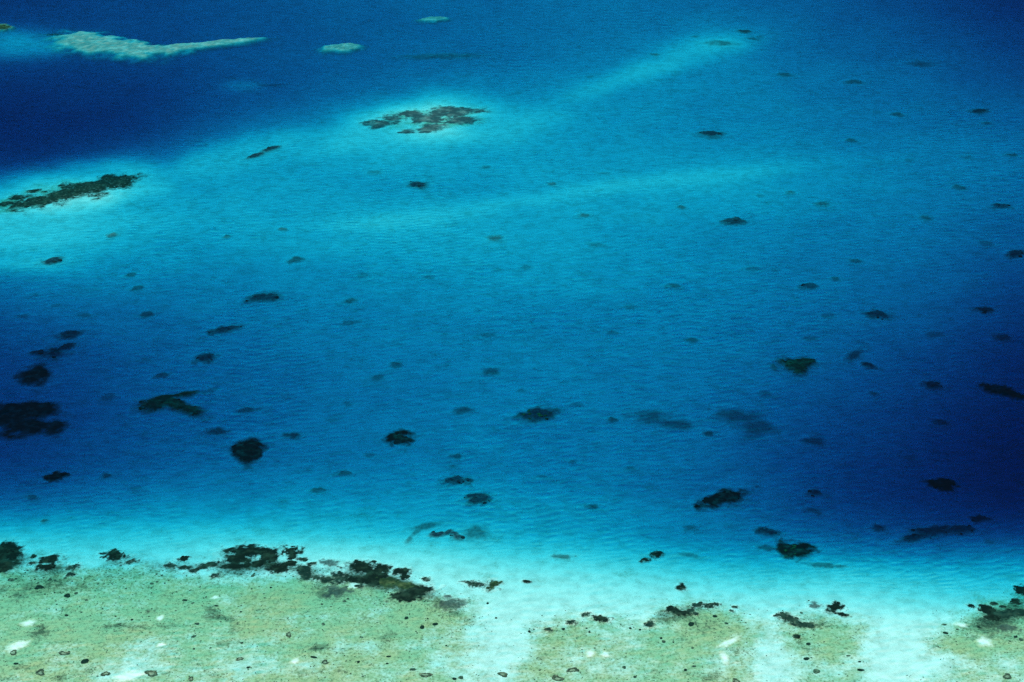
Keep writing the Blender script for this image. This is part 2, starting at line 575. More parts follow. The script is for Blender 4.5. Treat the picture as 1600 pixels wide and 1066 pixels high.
va = nt.nodes.new('ShaderNodeVolumeAbsorption')
va.inputs['Density'].default_value = 1.0
va.inputs['Color'].default_value = (1 - K_ABS[0], 1 - K_ABS[1], 1 - K_ABS[2], 1)
vs = nt.nodes.new('ShaderNodeVolumeScatter')
vs.inputs['Density'].default_value = 1.0
vs.inputs['Color'].default_value = (*K_SCAT, 1)
ad = nt.nodes.new('ShaderNodeAddShader')
nt.links.new(va.outputs[0], ad.inputs[0])
nt.links.new(vs.outputs[0], ad.inputs[1])
nt.links.new(ad.outputs[0], nt.nodes['Material Output'].inputs['Volume'])
wm.materials.append(mw)
water = bpy.data.objects.new('water', wm)
col.objects.link(water)
tag(water, 'clear blue-green lagoon water ruffled by small wind ripples', kind='structure')
# ------------------------------------------------------------------ coral builders
def lump_mesh(name, seed, kind='head'):
    """a lumpy rounded coral colony about 1 m across, flattened underneath"""
    import bmesh
    bm = bmesh.new()
    bmesh.ops.create_icosphere(bm, subdivisions=2 if kind == 'head' else 1, radius=0.5)
    r = np.random.default_rng(seed)
    bumps = r.normal(size=(7, 3))
    bumps /= np.linalg.norm(bumps, axis=1)[:, None]
    amp = r.uniform(0.12, 0.38, 7)
    for v in bm.verts:
        n = v.co.normalized()
        s = 0.78 + sum(a * max(0.0, float(n.dot(Vector(b)))) ** 5 for a, b in zip(amp, bumps)) + r.uniform(-0.06, 0.06)
        v.co = n * 0.5 * s
        v.co.z = v.co.z * 0.75 if v.co.z > 0 else v.co.z * 0.4
    me = bpy.data.meshes.new(name)
    bm.to_mesh(me)
    bm.free()
    return me


LUMPS = [lump_mesh('coral_head_shape', 100 + i) for i in range(7)]
LUMP_VF = [(np.array([v.co[:] for v in m.vertices]), [tuple(p.vertices) for p in m.polygons]) for m in LUMPS]
HEAD_MESH = {}


def head_mesh(i, mat):
    if (i, mat) not in HEAD_MESH:
        m = LUMPS[i].copy()
        m.materials.append(M[mat])
        HEAD_MESH[(i, mat)] = m
    return HEAD_MESH[(i, mat)]


def ring_mesh(name, seed, mat):
    """a micro-atoll: living coral rim round a dead sandy top"""
    r = np.random.default_rng(seed)
    n, prof = 22, [(1.05, -0.15), (1.0, 0.10), (0.84, 0.34), (0.62, 0.30), (0.42, 0.08), (0.0, 0.06)]
    rad = 1 + 0.2 * np.sin(np.arange(n) / n * 6.283 * 2 + r.uniform(0, 6)) + 0.14 * np.sin(np.arange(n) / n * 6.283 * 3 + r.uniform(0, 6)) + r.uniform(-0.16, 0.16, n)
    inner = 1 + 0.55 * np.sin(np.arange(n) / n * 6.283 + r.uniform(0, 6)) * r.uniform(0.3, 1)
    verts, faces = [], []
    for (q, z) in prof[:-1]:
        for k in range(n):
            a = k / n * 6.283
            q_ = q * (inner[k] if q < 0.7 else 1)
            verts.append((0.5 * q_ * rad[k] * math.cos(a), 0.5 * q_ * rad[k] * math.sin(a), z * (1 + 0.5 * r.uniform(-1, 1) * (z > 0.2))))
    for j in range(len(prof) - 2):
        for k in range(n):
            faces.append((j * n + k, j * n + (k + 1) % n, (j + 1) * n + (k + 1) % n, (j + 1) * n + k))
    return verts, faces, [tuple(range(4 * n, 5 * n))]


def field(X, Y, blobs, seed, rough, fs, rag):
    """>0 inside the coral patch; blobs are (x, y, rx, ry, angle) on the sea floor, in metres"""
    f = np.full(np.shape(X), -9.0)
    for (cx, cyy, rx, ry, a) in blobs:
        ca, sa = math.cos(a), math.sin(a)
        dx, dy = X - cx, Y - cyy
        u, v = dx * ca + dy * sa, -dx * sa + dy * ca
        f = np.maximum(f, 1 - np.sqrt((u / rx) ** 2 + (v / ry) ** 2))
    return f + (fbm(X / fs, Y / fs, seed, 3) - 0.5) * rough + (fbm(X / (fs * 0.3), Y / (fs * 0.3), seed + 9, 3) - 0.5) * rough * rag


def floor_blobs(blobs, top=None):
    """photograph ellipses carried down to the sea floor, or to the level of a reef's top"""
    out = []
    for (px, py, w, h, ang) in blobs:
        p = at(px, py, 0.0 if top is None else max(0.0, float(sample(DEPTH, px, py)) + top))
        mx, my = scale_at(px, py)
        # axis of the ellipse, carried from the photograph down to the floor
        a = math.radians(ang)
        e1 = np.array([math.cos(a) * w / 2 * mx, math.sin(a) * w / 2 * my])
        e2 = np.array([-math.sin(a) * h / 2 * mx, math.cos(a) * h / 2 * my])
        S = np.outer(e1, e1) + np.outer(e2, e2)
        val, vec = np.linalg.eigh(S)
        out.append((p.x, p.y, math.sqrt(val[1]), math.sqrt(max(val[0], 0.05)), math.atan2(vec[1, 1], vec[0, 1])))
    return out


def bed(X, Y):
    return -depth_at(np.asarray(X, float), np.asarray(Y, float))


PATCH_N = [0]


CMAX = {'black': 1.2, 'dark': 1.0, 'olive': 1.1, 'brown': 1.1, 'faint': 0.74, 'dim': 1.0, 'belt': 1.2, 'flat': 1.2}


def coral_patch(name, label, cat, mat, blobs, group=None, height=1.0, rough=0.75, heads=None, gain=0.95, top=None, close=None, grow=1.25, rag=0.75, head_mat=None):
    """a patch of coral on the floor: low ragged mound (its outline from the blobs) with coral heads standing on it"""
    PATCH_N[0] += 1
    h_max = height
    seed = 60 + PATCH_N[0] * 3
    fb = floor_blobs([(b[0], b[1], b[2] * grow, b[3] * grow, b[4]) for b in blobs], top)
    x0 = min(b[0] - b[2] * 1.8 for b in fb); x1 = max(b[0] + b[2] * 1.8 for b in fb)
    y0 = min(b[1] - max(b[2] * abs(math.sin(b[4])), b[3]) * 1.8 for b in fb); y1 = max(b[1] + max(b[2] * abs(math.sin(b[4])), b[3]) * 1.8 for b in fb)
    sx, sy = x1 - x0, y1 - y0
    step = float(np.clip(max(sx, sy) / 60.0, 0.4, 2.0))
    xs, ys = np.arange(x0, x1 + step, step), np.arange(y0, y1 + step, step)
    XX, YY = np.meshgrid(xs, ys)
    fs = float(np.clip(min(sx, sy) * 0.22, 1.0, 9.0))
    F = field(XX, YY, fb, seed, rough, fs, rag)
    BED = bed(XX, YY)
    height = np.minimum(height, -0.38 * BED)
    lift = 0.06 - 0.015 * BED
    if mat == 'faint':
        height, lift = 0.12, 0.04 - 0.01 * BED
    h1 = sstep(-0.15, 0.65, F) * height if top is None else sstep(-0.30, 0.30, F) * np.maximum(top - BED, 0.3)
    lum = (vnoise(XX / 1.3, YY / 1.3, seed) - 0.35) * 0.5 * np.minimum(height, 1.0) * sstep(0.05, 0.5, F)
    Z = BED + lift + h1 * (0.8 + 0.4 * vnoise(XX / 4, YY / 4, seed + 1) if top is None else 1.0) + lum - (lift + 0.5) * sstep(-0.50, -0.62, F)
    Z = np.minimum(Z, -0.14)
    area = max(b[2] * b[3] for b in blobs)
    cm = CMAX[mat] * (close if close is not None else (0.66 + 0.34 * float(sstep(100, 500, area))))
    cover = np.clip(F * gain + 0.48, 0, 1) * cm  # soft rims and thinned small patches carry the water's refraction blur as colour
    keep = F > -0.58
    quad = keep[:-1, :-1] | keep[1:, :-1] | keep[:-1, 1:] | keep[1:, 1:]
    used = np.full(XX.size, -1)
    n = len(xs)
    faces = []
    order = []
    for j, i in zip(*np.nonzero(quad)):
        f = []
        for (jj, ii) in ((j, i), (j, i + 1), (j + 1, i + 1), (j + 1, i)):
            q = jj * n + ii
            if used[q] < 0:
                used[q] = len(order)
                order.append(q)
            f.append(int(used[q]))
        faces.append(tuple(f))
    cx, cyy = fb[0][0], fb[0][1]
    cz = float(bed(cx, cyy))
    fl = lambda A: A.reshape(-1)[order]
    verts = np.stack([fl(XX) - cx, fl(YY) - cyy, fl(Z) - cz], -1)
    big = max(b[2] for b in blobs) >= 26
    nh = 0 if mat == 'faint' else heads if heads is not None else (int(np.clip(sum(b[2] * b[3] for b in blobs) / 70.0, 4, 46)) if big else 0)
    if nh:
        root = bpy.data.objects.new(name, None)
        col.objects.link(root)
        mesh_obj('reef_mound', verts, faces, M[mat], root, cover=fl(cover), origin=(cx, cyy))
        r = np.random.default_rng(seed)
        placed = tries = 0
        mx, my = scale_at(blobs[0][0], blobs[0][1])
        while placed < nh and tries < nh * 60:
            tries += 1
            X, Y = r.uniform(x0, x1), r.uniform(y0, y1)
            f = float(field(np.array(X), np.array(Y), fb, seed, rough, fs, rag))
            if f < 0.10 + 0.1 * r.random():
                continue
            s = r.uniform(3.0, 8.0) * mx * (0.55 if f < 0.25 else 1.0)
            o = bpy.data.objects.new('coral_head', head_mesh(int(r.integers(0, 7)), head_mat or 'h_' + mat))
            col.objects.link(o)
            o.parent = root
            z = float(bed(X, Y)) + float(sstep(-0.15, 0.65, f)) * min(h_max, -0.38 * float(bed(X, Y))) * 0.9
            hz = min(s * 0.6, max(0.12, (-z - 0.15) * 1.2))
            o.location = (X - cx, Y - cyy, z - cz)
            o.scale = (s * r.uniform(.8, 1.3), s * r.uniform(.8, 1.3), hz)
            o.rotation_euler = (0, 0, r.uniform(0, 6.28))
            placed += 1
    else:
        root = mesh_obj(name, verts, faces, M[mat], cover=fl(cover), origin=(cx, cyy))
    root.location = (cx, cyy, cz)
    tag(root, label, cat, group)
    return root


# ------------------------------------------------------------------ reefs that stand high out of the lagoon
GR = 'shallow reefs on the far side of the lagoon'
coral_patch('patch_reef', 'long dark reef with a pale sand rim running off the left edge', 'reef', 'dark',
            [(172, 285, 74, 24, 8), (140, 294, 90, 30, 12), (100, 304, 100, 28, 12), (60, 314, 86, 20, 10), (8, 320, 30, 10, 8), (52, 299, 22, 6, 5), (70, 300, 14, 4, 5), (34, 309, 34, 10, 4)],
            GR, 0.8, 1.2, 60, 1.3, grow=1.1)
coral_patch('patch_reef', 'broken grey-brown reef inside a bright turquoise sand halo', 'reef', 'brown',
            [(598, 193, 36, 9, 3), (614, 186, 26, 9, 0), (640, 178, 26, 8, 0), (662, 187, 30, 9, -12), (678, 190, 28, 9, 5), (684, 179, 30, 9, 15), (705, 172, 44, 9, 0), (725, 176, 44, 10, 6), (716, 188, 44, 9, 3), (676, 201, 36, 8, 10), (636, 206, 20, 6, 0)],
            GR, 0.7, 1.3, 46, 1.25, grow=1.4)
coral_patch('patch_reef', 'pale green teardrop reef with a thin tail beyond the dark water', 'reef', 'flat',
            [(140, 66, 110, 30, -8), (190, 74, 120, 24, -8), (235, 77, 110, 15, 2), (275, 73, 130, 11, 5), (310, 70, 130, 9, 5), (345, 66, 110, 8, 6), (375, 63, 80, 5, 8)],
            GR, 9.0, 0.8, 0, 0.62, top=-0.66, grow=1.15, rag=0.3)
coral_patch('patch_reef', 'small pale green reef right of the teardrop reef tail', 'reef', 'flat', [(533, 74, 76, 16, 2)], GR, 9.0, 0.8, 0, 0.6, top=-0.76, grow=0.85, rag=0.3)
coral_patch('patch_reef', 'faint pale reef farthest away near the top edge', 'reef', 'flat', [(677, 29, 52, 9, 2)], GR, 9.0, 0.8, 0, 0.7, top=-0.85, grow=0.85, rag=0.3)
coral_patch('patch_reef', 'very dim greenish sunken reef below the farthest pale reef', 'reef', 'flat', [(690, 88, 90, 6, 1)], GR, 6.0, 0.9, 0, 0.5, top=-2.3)
coral_patch('patch_reef', 'dark rimmed olive reef tip cut off at the upper left edge', 'reef', 'olive', [(0, 43, 34, 9, 2)], GR, 7.0, 0.8, 0, 1.2, top=-0.50)
coral_patch('coral_patch', 'thin dark coral strip under the near edge of the pale teardrop reef', 'coral patch', 'dark', [(170, 86, 90, 5, -3), (235, 87, 60, 4, 6), (285, 79, 60, 3, 9)], None, 1.2, 1.0, 0)
coral_patch('coral_patch', 'dark ragged coral strip at the left tip of the pale teardrop reef', 'coral patch', 'dark', [(86, 56, 50, 4, -2), (94, 68, 18, 10, -30)], None, 1.4, 1.2, 0)
coral_patch('coral_patch', 'thin dark streak of coral beside the small turquoise sand mound', 'coral patch', 'faint', [(425, 134, 44, 4, 2)], None, 0.6, 0.9, 0)

# ------------------------------------------------------------------ coral patches on the lagoon floor
GP = 'coral patches scattered over the lagoon floor'
NAMED = [
    ('largest black ragged coral patch, cut by the left edge', 'black', [(40, 645, 80, 26, -6), (44, 666, 84, 24, -4), (8, 655, 40, 24, 0)]),
    ('round black coral patch just above the largest ragged one', 'black', [(56, 587, 40, 27, 0)]),
    ('dark coral patch with a thin arm, above the round black patch', 'dark', [(84, 554, 38, 20, 0), (100, 545, 30, 8, 20), (62, 552, 24, 6, 0)]),
    ('small dark oval patch at the top of the left-hand chain of patches', 'dark', [(108, 525, 32, 12, 4)]),
    ('branching brown coral patch with a long arm to the upper right', 'olive', [(246, 632, 50, 18, 5), (285, 638, 72, 16, -14), (290, 617, 60, 9, 8), (258, 622, 40, 10, 10)]),
    ('notched block-shaped black patch left of centre, its tail pointing down', 'black', [(389, 701, 46, 22, 0), (385, 716, 26, 18, -15), (402, 710, 14, 22, 0)]),
    ('slim slanting dark patch pointing up to the right', 'dark', [(351, 516, 46, 11, 10)]),
    ('dark lens-shaped patch on the blue slope, alone', 'dark', [(411, 466, 42, 13, 5)]),
    ('dark oval patch between the slanting patch and the branching one', 'dark', [(321, 561, 32, 12, 6)]),
    ('slanted dark patch at the edge of the turquoise sand bank', 'dark', [(80, 409, 32, 10, 8)]),
    ('dark oval patch nearest the left edge above the reef', 'black', [(86, 745, 32, 11, 8)]),
    ('small squarish black patch left of the olive-backed one', 'black', [(622, 686, 34, 17, 5)]),
    ('long dark patch with an olive back in mid lagoon', 'dark', [(837, 650, 58, 18, 8), (850, 645, 34, 12, 0)]),
    ('dark blurred oval, upper one of a close pair', 'dark', [(715, 752, 38, 14, 0)]),
    ('dark blurred oval, lower one of a close pair', 'dark', [(746, 780, 34, 16, 2)]),
    ('dim crescent-shaped patch curving over the shelf edge', 'faint', [(650, 832, 20, 10, 40), (668, 822, 44, 9, 14), (640, 842, 16, 8, 60)]),
    ('dark horseshoe-shaped patch right of the dim crescent', 'dark', [(684, 836, 26, 8, 4), (700, 833, 14, 6, 30), (712, 838, 18, 9, -20)]),
    ('dim round patch right of the horseshoe', 'faint', [(742, 834, 42, 24, 0)]),
    ('long black coral patch slanting up to the right, right of centre', 'black', [(1112, 783, 48, 16, 10), (1136, 776, 58, 20, 10)]),
    ('round black patch with a sunlit green crown, near the pale shelf', 'black', [(1243, 860, 44, 22, 0)]),
    ('dark fuzzy patch just up and left of the green-crowned one', 'dark', [(1199, 833, 28, 15, -5)]),
    ('dim smudge of coral between the fuzzy and the green-crowned patch', 'faint', [(1200, 857, 28, 9, 0)]),
    ('long irregular dim patch along the foot of the right shelf', 'dark', [(1462, 832, 80, 18, 6), (1425, 842, 40, 10, 10), (1500, 828, 40, 12, 0)]),
    ('black oval patch in the darkest water above the right shelf', 'black', [(1474, 759, 36, 14, 0)]),
    ('black patch slanting down to the right edge in dark blue water', 'black', [(1564, 611, 46, 15, -14), (1584, 618, 24, 10, -10)]),
    ('dark oval left of the slanting black patch by the right edge', 'dark', [(1454, 603, 26, 12, -5)]),
    ('olive-brown wedge-shaped coral patch standing alone right of centre', 'olive', [(1236, 572, 48, 20, 0), (1254, 570, 34, 20, 0)]),
    ('small dark patch slanting down, right of the olive-brown wedge', 'dark', [(1360, 573, 22, 8, -20)]),
    ('dark oval patch above the olive-brown wedge, to its right', 'dark', [(1370, 492, 36, 12, 0)]),
    ('thin dark patch near the right edge', 'dark', [(1538, 485, 30, 8, 2)]),
    ('wide very dim patch in mid lagoon, left of its wide neighbour', 'faint', [(1020, 652, 60, 22, -4), (1055, 664, 50, 16, -6)]),
    ('wide very dim patch in mid lagoon, right of its wide neighbour', 'faint', [(1150, 650, 60, 20, -4), (1180, 670, 50, 22, 0)]),
    ('round dark patch below the broken grey-brown reef', 'dark', [(653, 290, 26, 11, 0)]),
    ('slender dark bar of coral on the sand between the two reefs', 'dark', [(400, 243, 30, 6, 22), (422, 234, 30, 7, 18)]),
    ('dark lens-shaped patch high on the right, above the pale streak', 'dark', [(1112, 211, 36, 9, -2)]),
    ('dark oval patch right of the pale streak of sand', 'dark', [(1146, 346, 36, 9, 0)]),
    ('dark patch clipped by the right edge, half way up', 'dark', [(1590, 397, 30, 10, 12)]),
    ('dark oval near the upper right edge', 'dark', [(1528, 174, 24, 6, 0)]),
    ('dark spot on the sand tongue at the top, the longest there', 'faint', [(1130, 68, 44, 7, -3)]),
    ('dark spot, upper one of a pair at the tip of the sand tongue', 'dark', [(1162, 50, 18, 5, 0)]),
    ('dark spot, lower one of a pair at the tip of the sand tongue', 'faint', [(1178, 61, 18, 4, -4)]),
    ('small dark clump, upper of a pair at the edge of the pale shelf', 'dark', [(1026, 867, 16, 9, 5)]),
    ('small broken clump, lower of a pair at the edge of the pale shelf', 'dark', [(1008, 876, 16, 6, 10)]),
    ('single dark coral head on the bright turquoise shelf', 'dark', [(1064, 918, 12, 10, 0)]),
    ('tiny dark coral speck alone on white sand', 'black', [(822, 909, 11, 4, -4)]),
    ('faint grey shadow-like rubble patch at the shelf edge', 'faint', [(880, 870, 30, 8, -3)]),
    ('faint wide rubble patch below the green-crowned one', 'faint', [(1292, 884, 52, 9, -4)]),
]
NEAR_NAME = {0: 'the largest ragged patch', 4: 'the branching brown patch', 5: 'the notched block-shaped patch', 7: 'the lone lens-shaped patch', 9: 'the patch by the sand bank',
             11: 'the small squarish patch', 12: 'the olive-backed long patch', 13: 'the close pair of ovals', 18: 'the long slanting black patch', 19: 'the green-crowned patch',
             23: 'the black oval in darkest water', 24: 'the slanting patch by the right edge', 26: 'the olive-brown wedge', 32: 'the round patch below the broken reef',
             34: 'the high right lens-shaped patch', 35: 'the oval by the pale streak', 37: 'the oval near the upper right edge', 28: 'the oval above the wedge', 36: 'the patch clipped by the right edge',
             38: 'the longest spot on the sand tongue', 6: 'the slim slanting patch', 22: 'the long dim patch'}
for lab, mt, bl in NAMED:
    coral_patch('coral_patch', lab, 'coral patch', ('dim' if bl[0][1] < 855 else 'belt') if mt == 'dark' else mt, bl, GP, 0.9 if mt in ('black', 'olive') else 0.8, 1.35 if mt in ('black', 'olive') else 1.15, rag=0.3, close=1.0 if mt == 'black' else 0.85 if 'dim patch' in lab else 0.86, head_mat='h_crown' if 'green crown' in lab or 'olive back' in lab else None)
SMALL = [  # x, y, width, height, tilt, cover
    (228, 492, 22, 9, 0, 'dark'), (205, 430, 14, 6, 0, 'dark'), (216, 450, 20, 7, 14, 'dark'), (166, 744, 18, 8, 0, 'dark'), (50, 778, 16, 8, 0, 'dark'),
    (167, 621, 20, 10, 0, 'faint'), (253, 587, 22, 8, 8, 'dark'), (388, 641, 36, 9, 0, 'faint'), (336, 675, 38, 11, 0, 'faint'), (456, 681, 22, 11, 0, 'dark'),
    (712, 714, 18, 8, 0, 'dark'), (706, 730, 11, 6, 0, 'faint'), (536, 741, 22, 9, 0, 'dark'), (497, 766, 22, 8, 6, 'dark'), (577, 711, 18, 9, 0, 'faint'),
    (924, 792, 22, 8, 0, 'dark'), (1273, 772, 26, 10, 0, 'dark'), (1273, 799, 28, 11, 0, 'faint'), (1372, 827, 22, 11, 0, 'dark'), (1530, 812, 26, 12, 0, 'dark'), (1545, 847, 16, 8, 0, 'faint'),
    (1565, 528, 24, 9, 0, 'dark'), (1467, 661, 22, 9, 0, 'dark'), (1365, 616, 14, 7, 0, 'dark'), (1195, 617, 24, 9, 0, 'faint'), (1108, 678, 18, 9, 0, 'dark'),
    (956, 657, 18, 8, 0, 'dark'), (900, 633, 20, 7, 0, 'faint'), (1080, 532, 18, 8, 0, 'dark'), (1052, 448, 20, 8, 0, 'dark'), (617, 571, 18, 8, 0, 'dark'), (765, 582, 26, 12, 0, 'faint'),
    (548, 471, 22, 8, 0, 'dark'), (462, 407, 24, 8, 0, 'dark'), (440, 359, 12, 5, 0, 'dark'), (175, 368, 15, 6, 6, 'dark'), (354, 370, 10, 5, 0, 'dark'), (863, 288, 13, 5, 0, 'dark'),
    (775, 373, 22, 7, 0, 'dark'), (934, 384, 24, 7, 0, 'faint'), (824, 418, 20, 7, 0, 'faint'), (912, 337, 16, 6, 0, 'dark'), (1283, 320, 20, 8, 0, 'dark'), (1236, 301, 13, 5, 0, 'dark'),
    (1187, 306, 14, 6, 0, 'faint'), (1065, 324, 13, 5, 0, 'dark'), (1227, 118, 22, 6, 0, 'dark'), (1335, 129, 26, 6, 0, 'dark'), (1437, 100, 34, 8, 0, 'faint'), (1402, 180, 18, 6, 0, 'dark'),
    (1370, 175, 10, 4, 0, 'faint'), (1539, 193, 14, 5, 0, 'dark'), (1329, 220, 16, 6, 0, 'dark'), (1578, 243, 20, 5, 0, 'dark'), (1498, 294, 18, 7, 0, 'dark'), (1564, 323, 30, 8, 0, 'dark'),
    (1445, 341, 18, 7, 0, 'dark'), (1541, 381, 22, 8, 0, 'faint'), (1337, 408, 18, 6, 0, 'dark'), (1305, 437, 12, 6, 0, 'dark'), (1265, 529, 22, 9, 0, 'faint'), (1295, 494, 20, 8, 0, 'faint'),
    (1461, 523, 24, 9, 0, 'faint'), (1175, 420, 22, 7, 0, 'faint'), (1263, 448, 28, 8, 4, 'dark'), (1085, 57, 12, 4, 0, 'faint'), (1024, 86, 14, 4, 0, 'dark'), (922, 120, 14, 4, 0, 'faint'),
    (590, 590, 26, 10, 20, 'faint'), (545, 633, 20, 9, 0, 'faint'), (725, 642, 30, 10, 10, 'faint'), (815, 611, 14, 6, 0, 'faint'), (985, 480, 18, 7, 0, 'faint'), (955, 520, 20, 6, 0, 'faint'),
    (760, 524, 26, 7, 0, 'faint'), (545, 505, 34, 7, 4, 'faint'), (570, 431, 20, 8, 0, 'faint'), (668, 434, 20, 6, 0, 'faint'), (1335, 555, 40, 10, 30, 'faint'), (1075, 868, 30, 8, -5, 'faint'),
    (1075, 826, 20, 8, 10, 'faint'), (130, 493, 20, 6, 0, 'faint'), (36, 495, 24, 6, 0, 'faint'), (88, 478, 18, 6, 0, 'faint'), (55, 461, 18, 6, 0, 'faint'), (1420, 716, 24, 8, 0, 'faint'),
    (1270, 690, 30, 12, 0, 'faint'), (760, 262, 14, 5, 0, 'faint'), (585, 270, 20, 6, 0, 'faint'), (945, 271, 16, 4, 0, 'faint'), (1510, 246, 16, 6, 0, 'faint'), (1420, 250, 16, 5, 0, 'faint'),
    (1108, 217, 14, 4, 0, 'faint'), (1187, 58, 14, 4, 0, 'faint'), (68, 815, 10, 5, 0, 'dark'), (845, 745, 18, 6, 0, 'faint'), (895, 722, 16, 6, 0, 'faint'), (985, 732, 14, 6, 0, 'faint')]


def where(dx, dy):
    a = math.degrees(math.atan2(-dy * 1.6, dx)) % 360
    return ['right of', 'up and right of', 'above', 'up and left of', 'left of', 'down and left of', 'below', 'down and right of'][int((a + 22.5) // 45) % 8]


rows = []
for s in SMALL:
    k = min(NEAR_NAME, key=lambda i: math.hypot(NAMED[i][2][0][0] - s[0], (NAMED[i][2][0][1] - s[1]) * 1.6))
    c = NAMED[k][2][0]
    rows.append((k, where(s[0] - c[0], s[1] - c[1]), math.hypot(s[0] - c[0], (s[1] - c[1]) * 1.6), s))
for k, d, r, s in rows:
    same = sorted(q[2] for q in rows if q[0] == k and q[1] == d and (q[3][5] == 'dark') == (s[5] == 'dark'))
    tone = 'dark' if s[5] == 'dark' else 'faint'
    rank = same.index(r)
    far = '' if len(same) == 1 else ['nearest ', 'second ', 'third ', 'fourth ', 'fifth ', 'sixth '][rank]
    lab = f'{far}small {tone} coral patch {d} {NEAR_NAME[k]}'
    coral_patch('coral_patch', lab, 'coral patch', 'dim' if s[5] == 'dark' else s[5], [s[:5]], GP, 0.5, 1.1, rag=0.25)

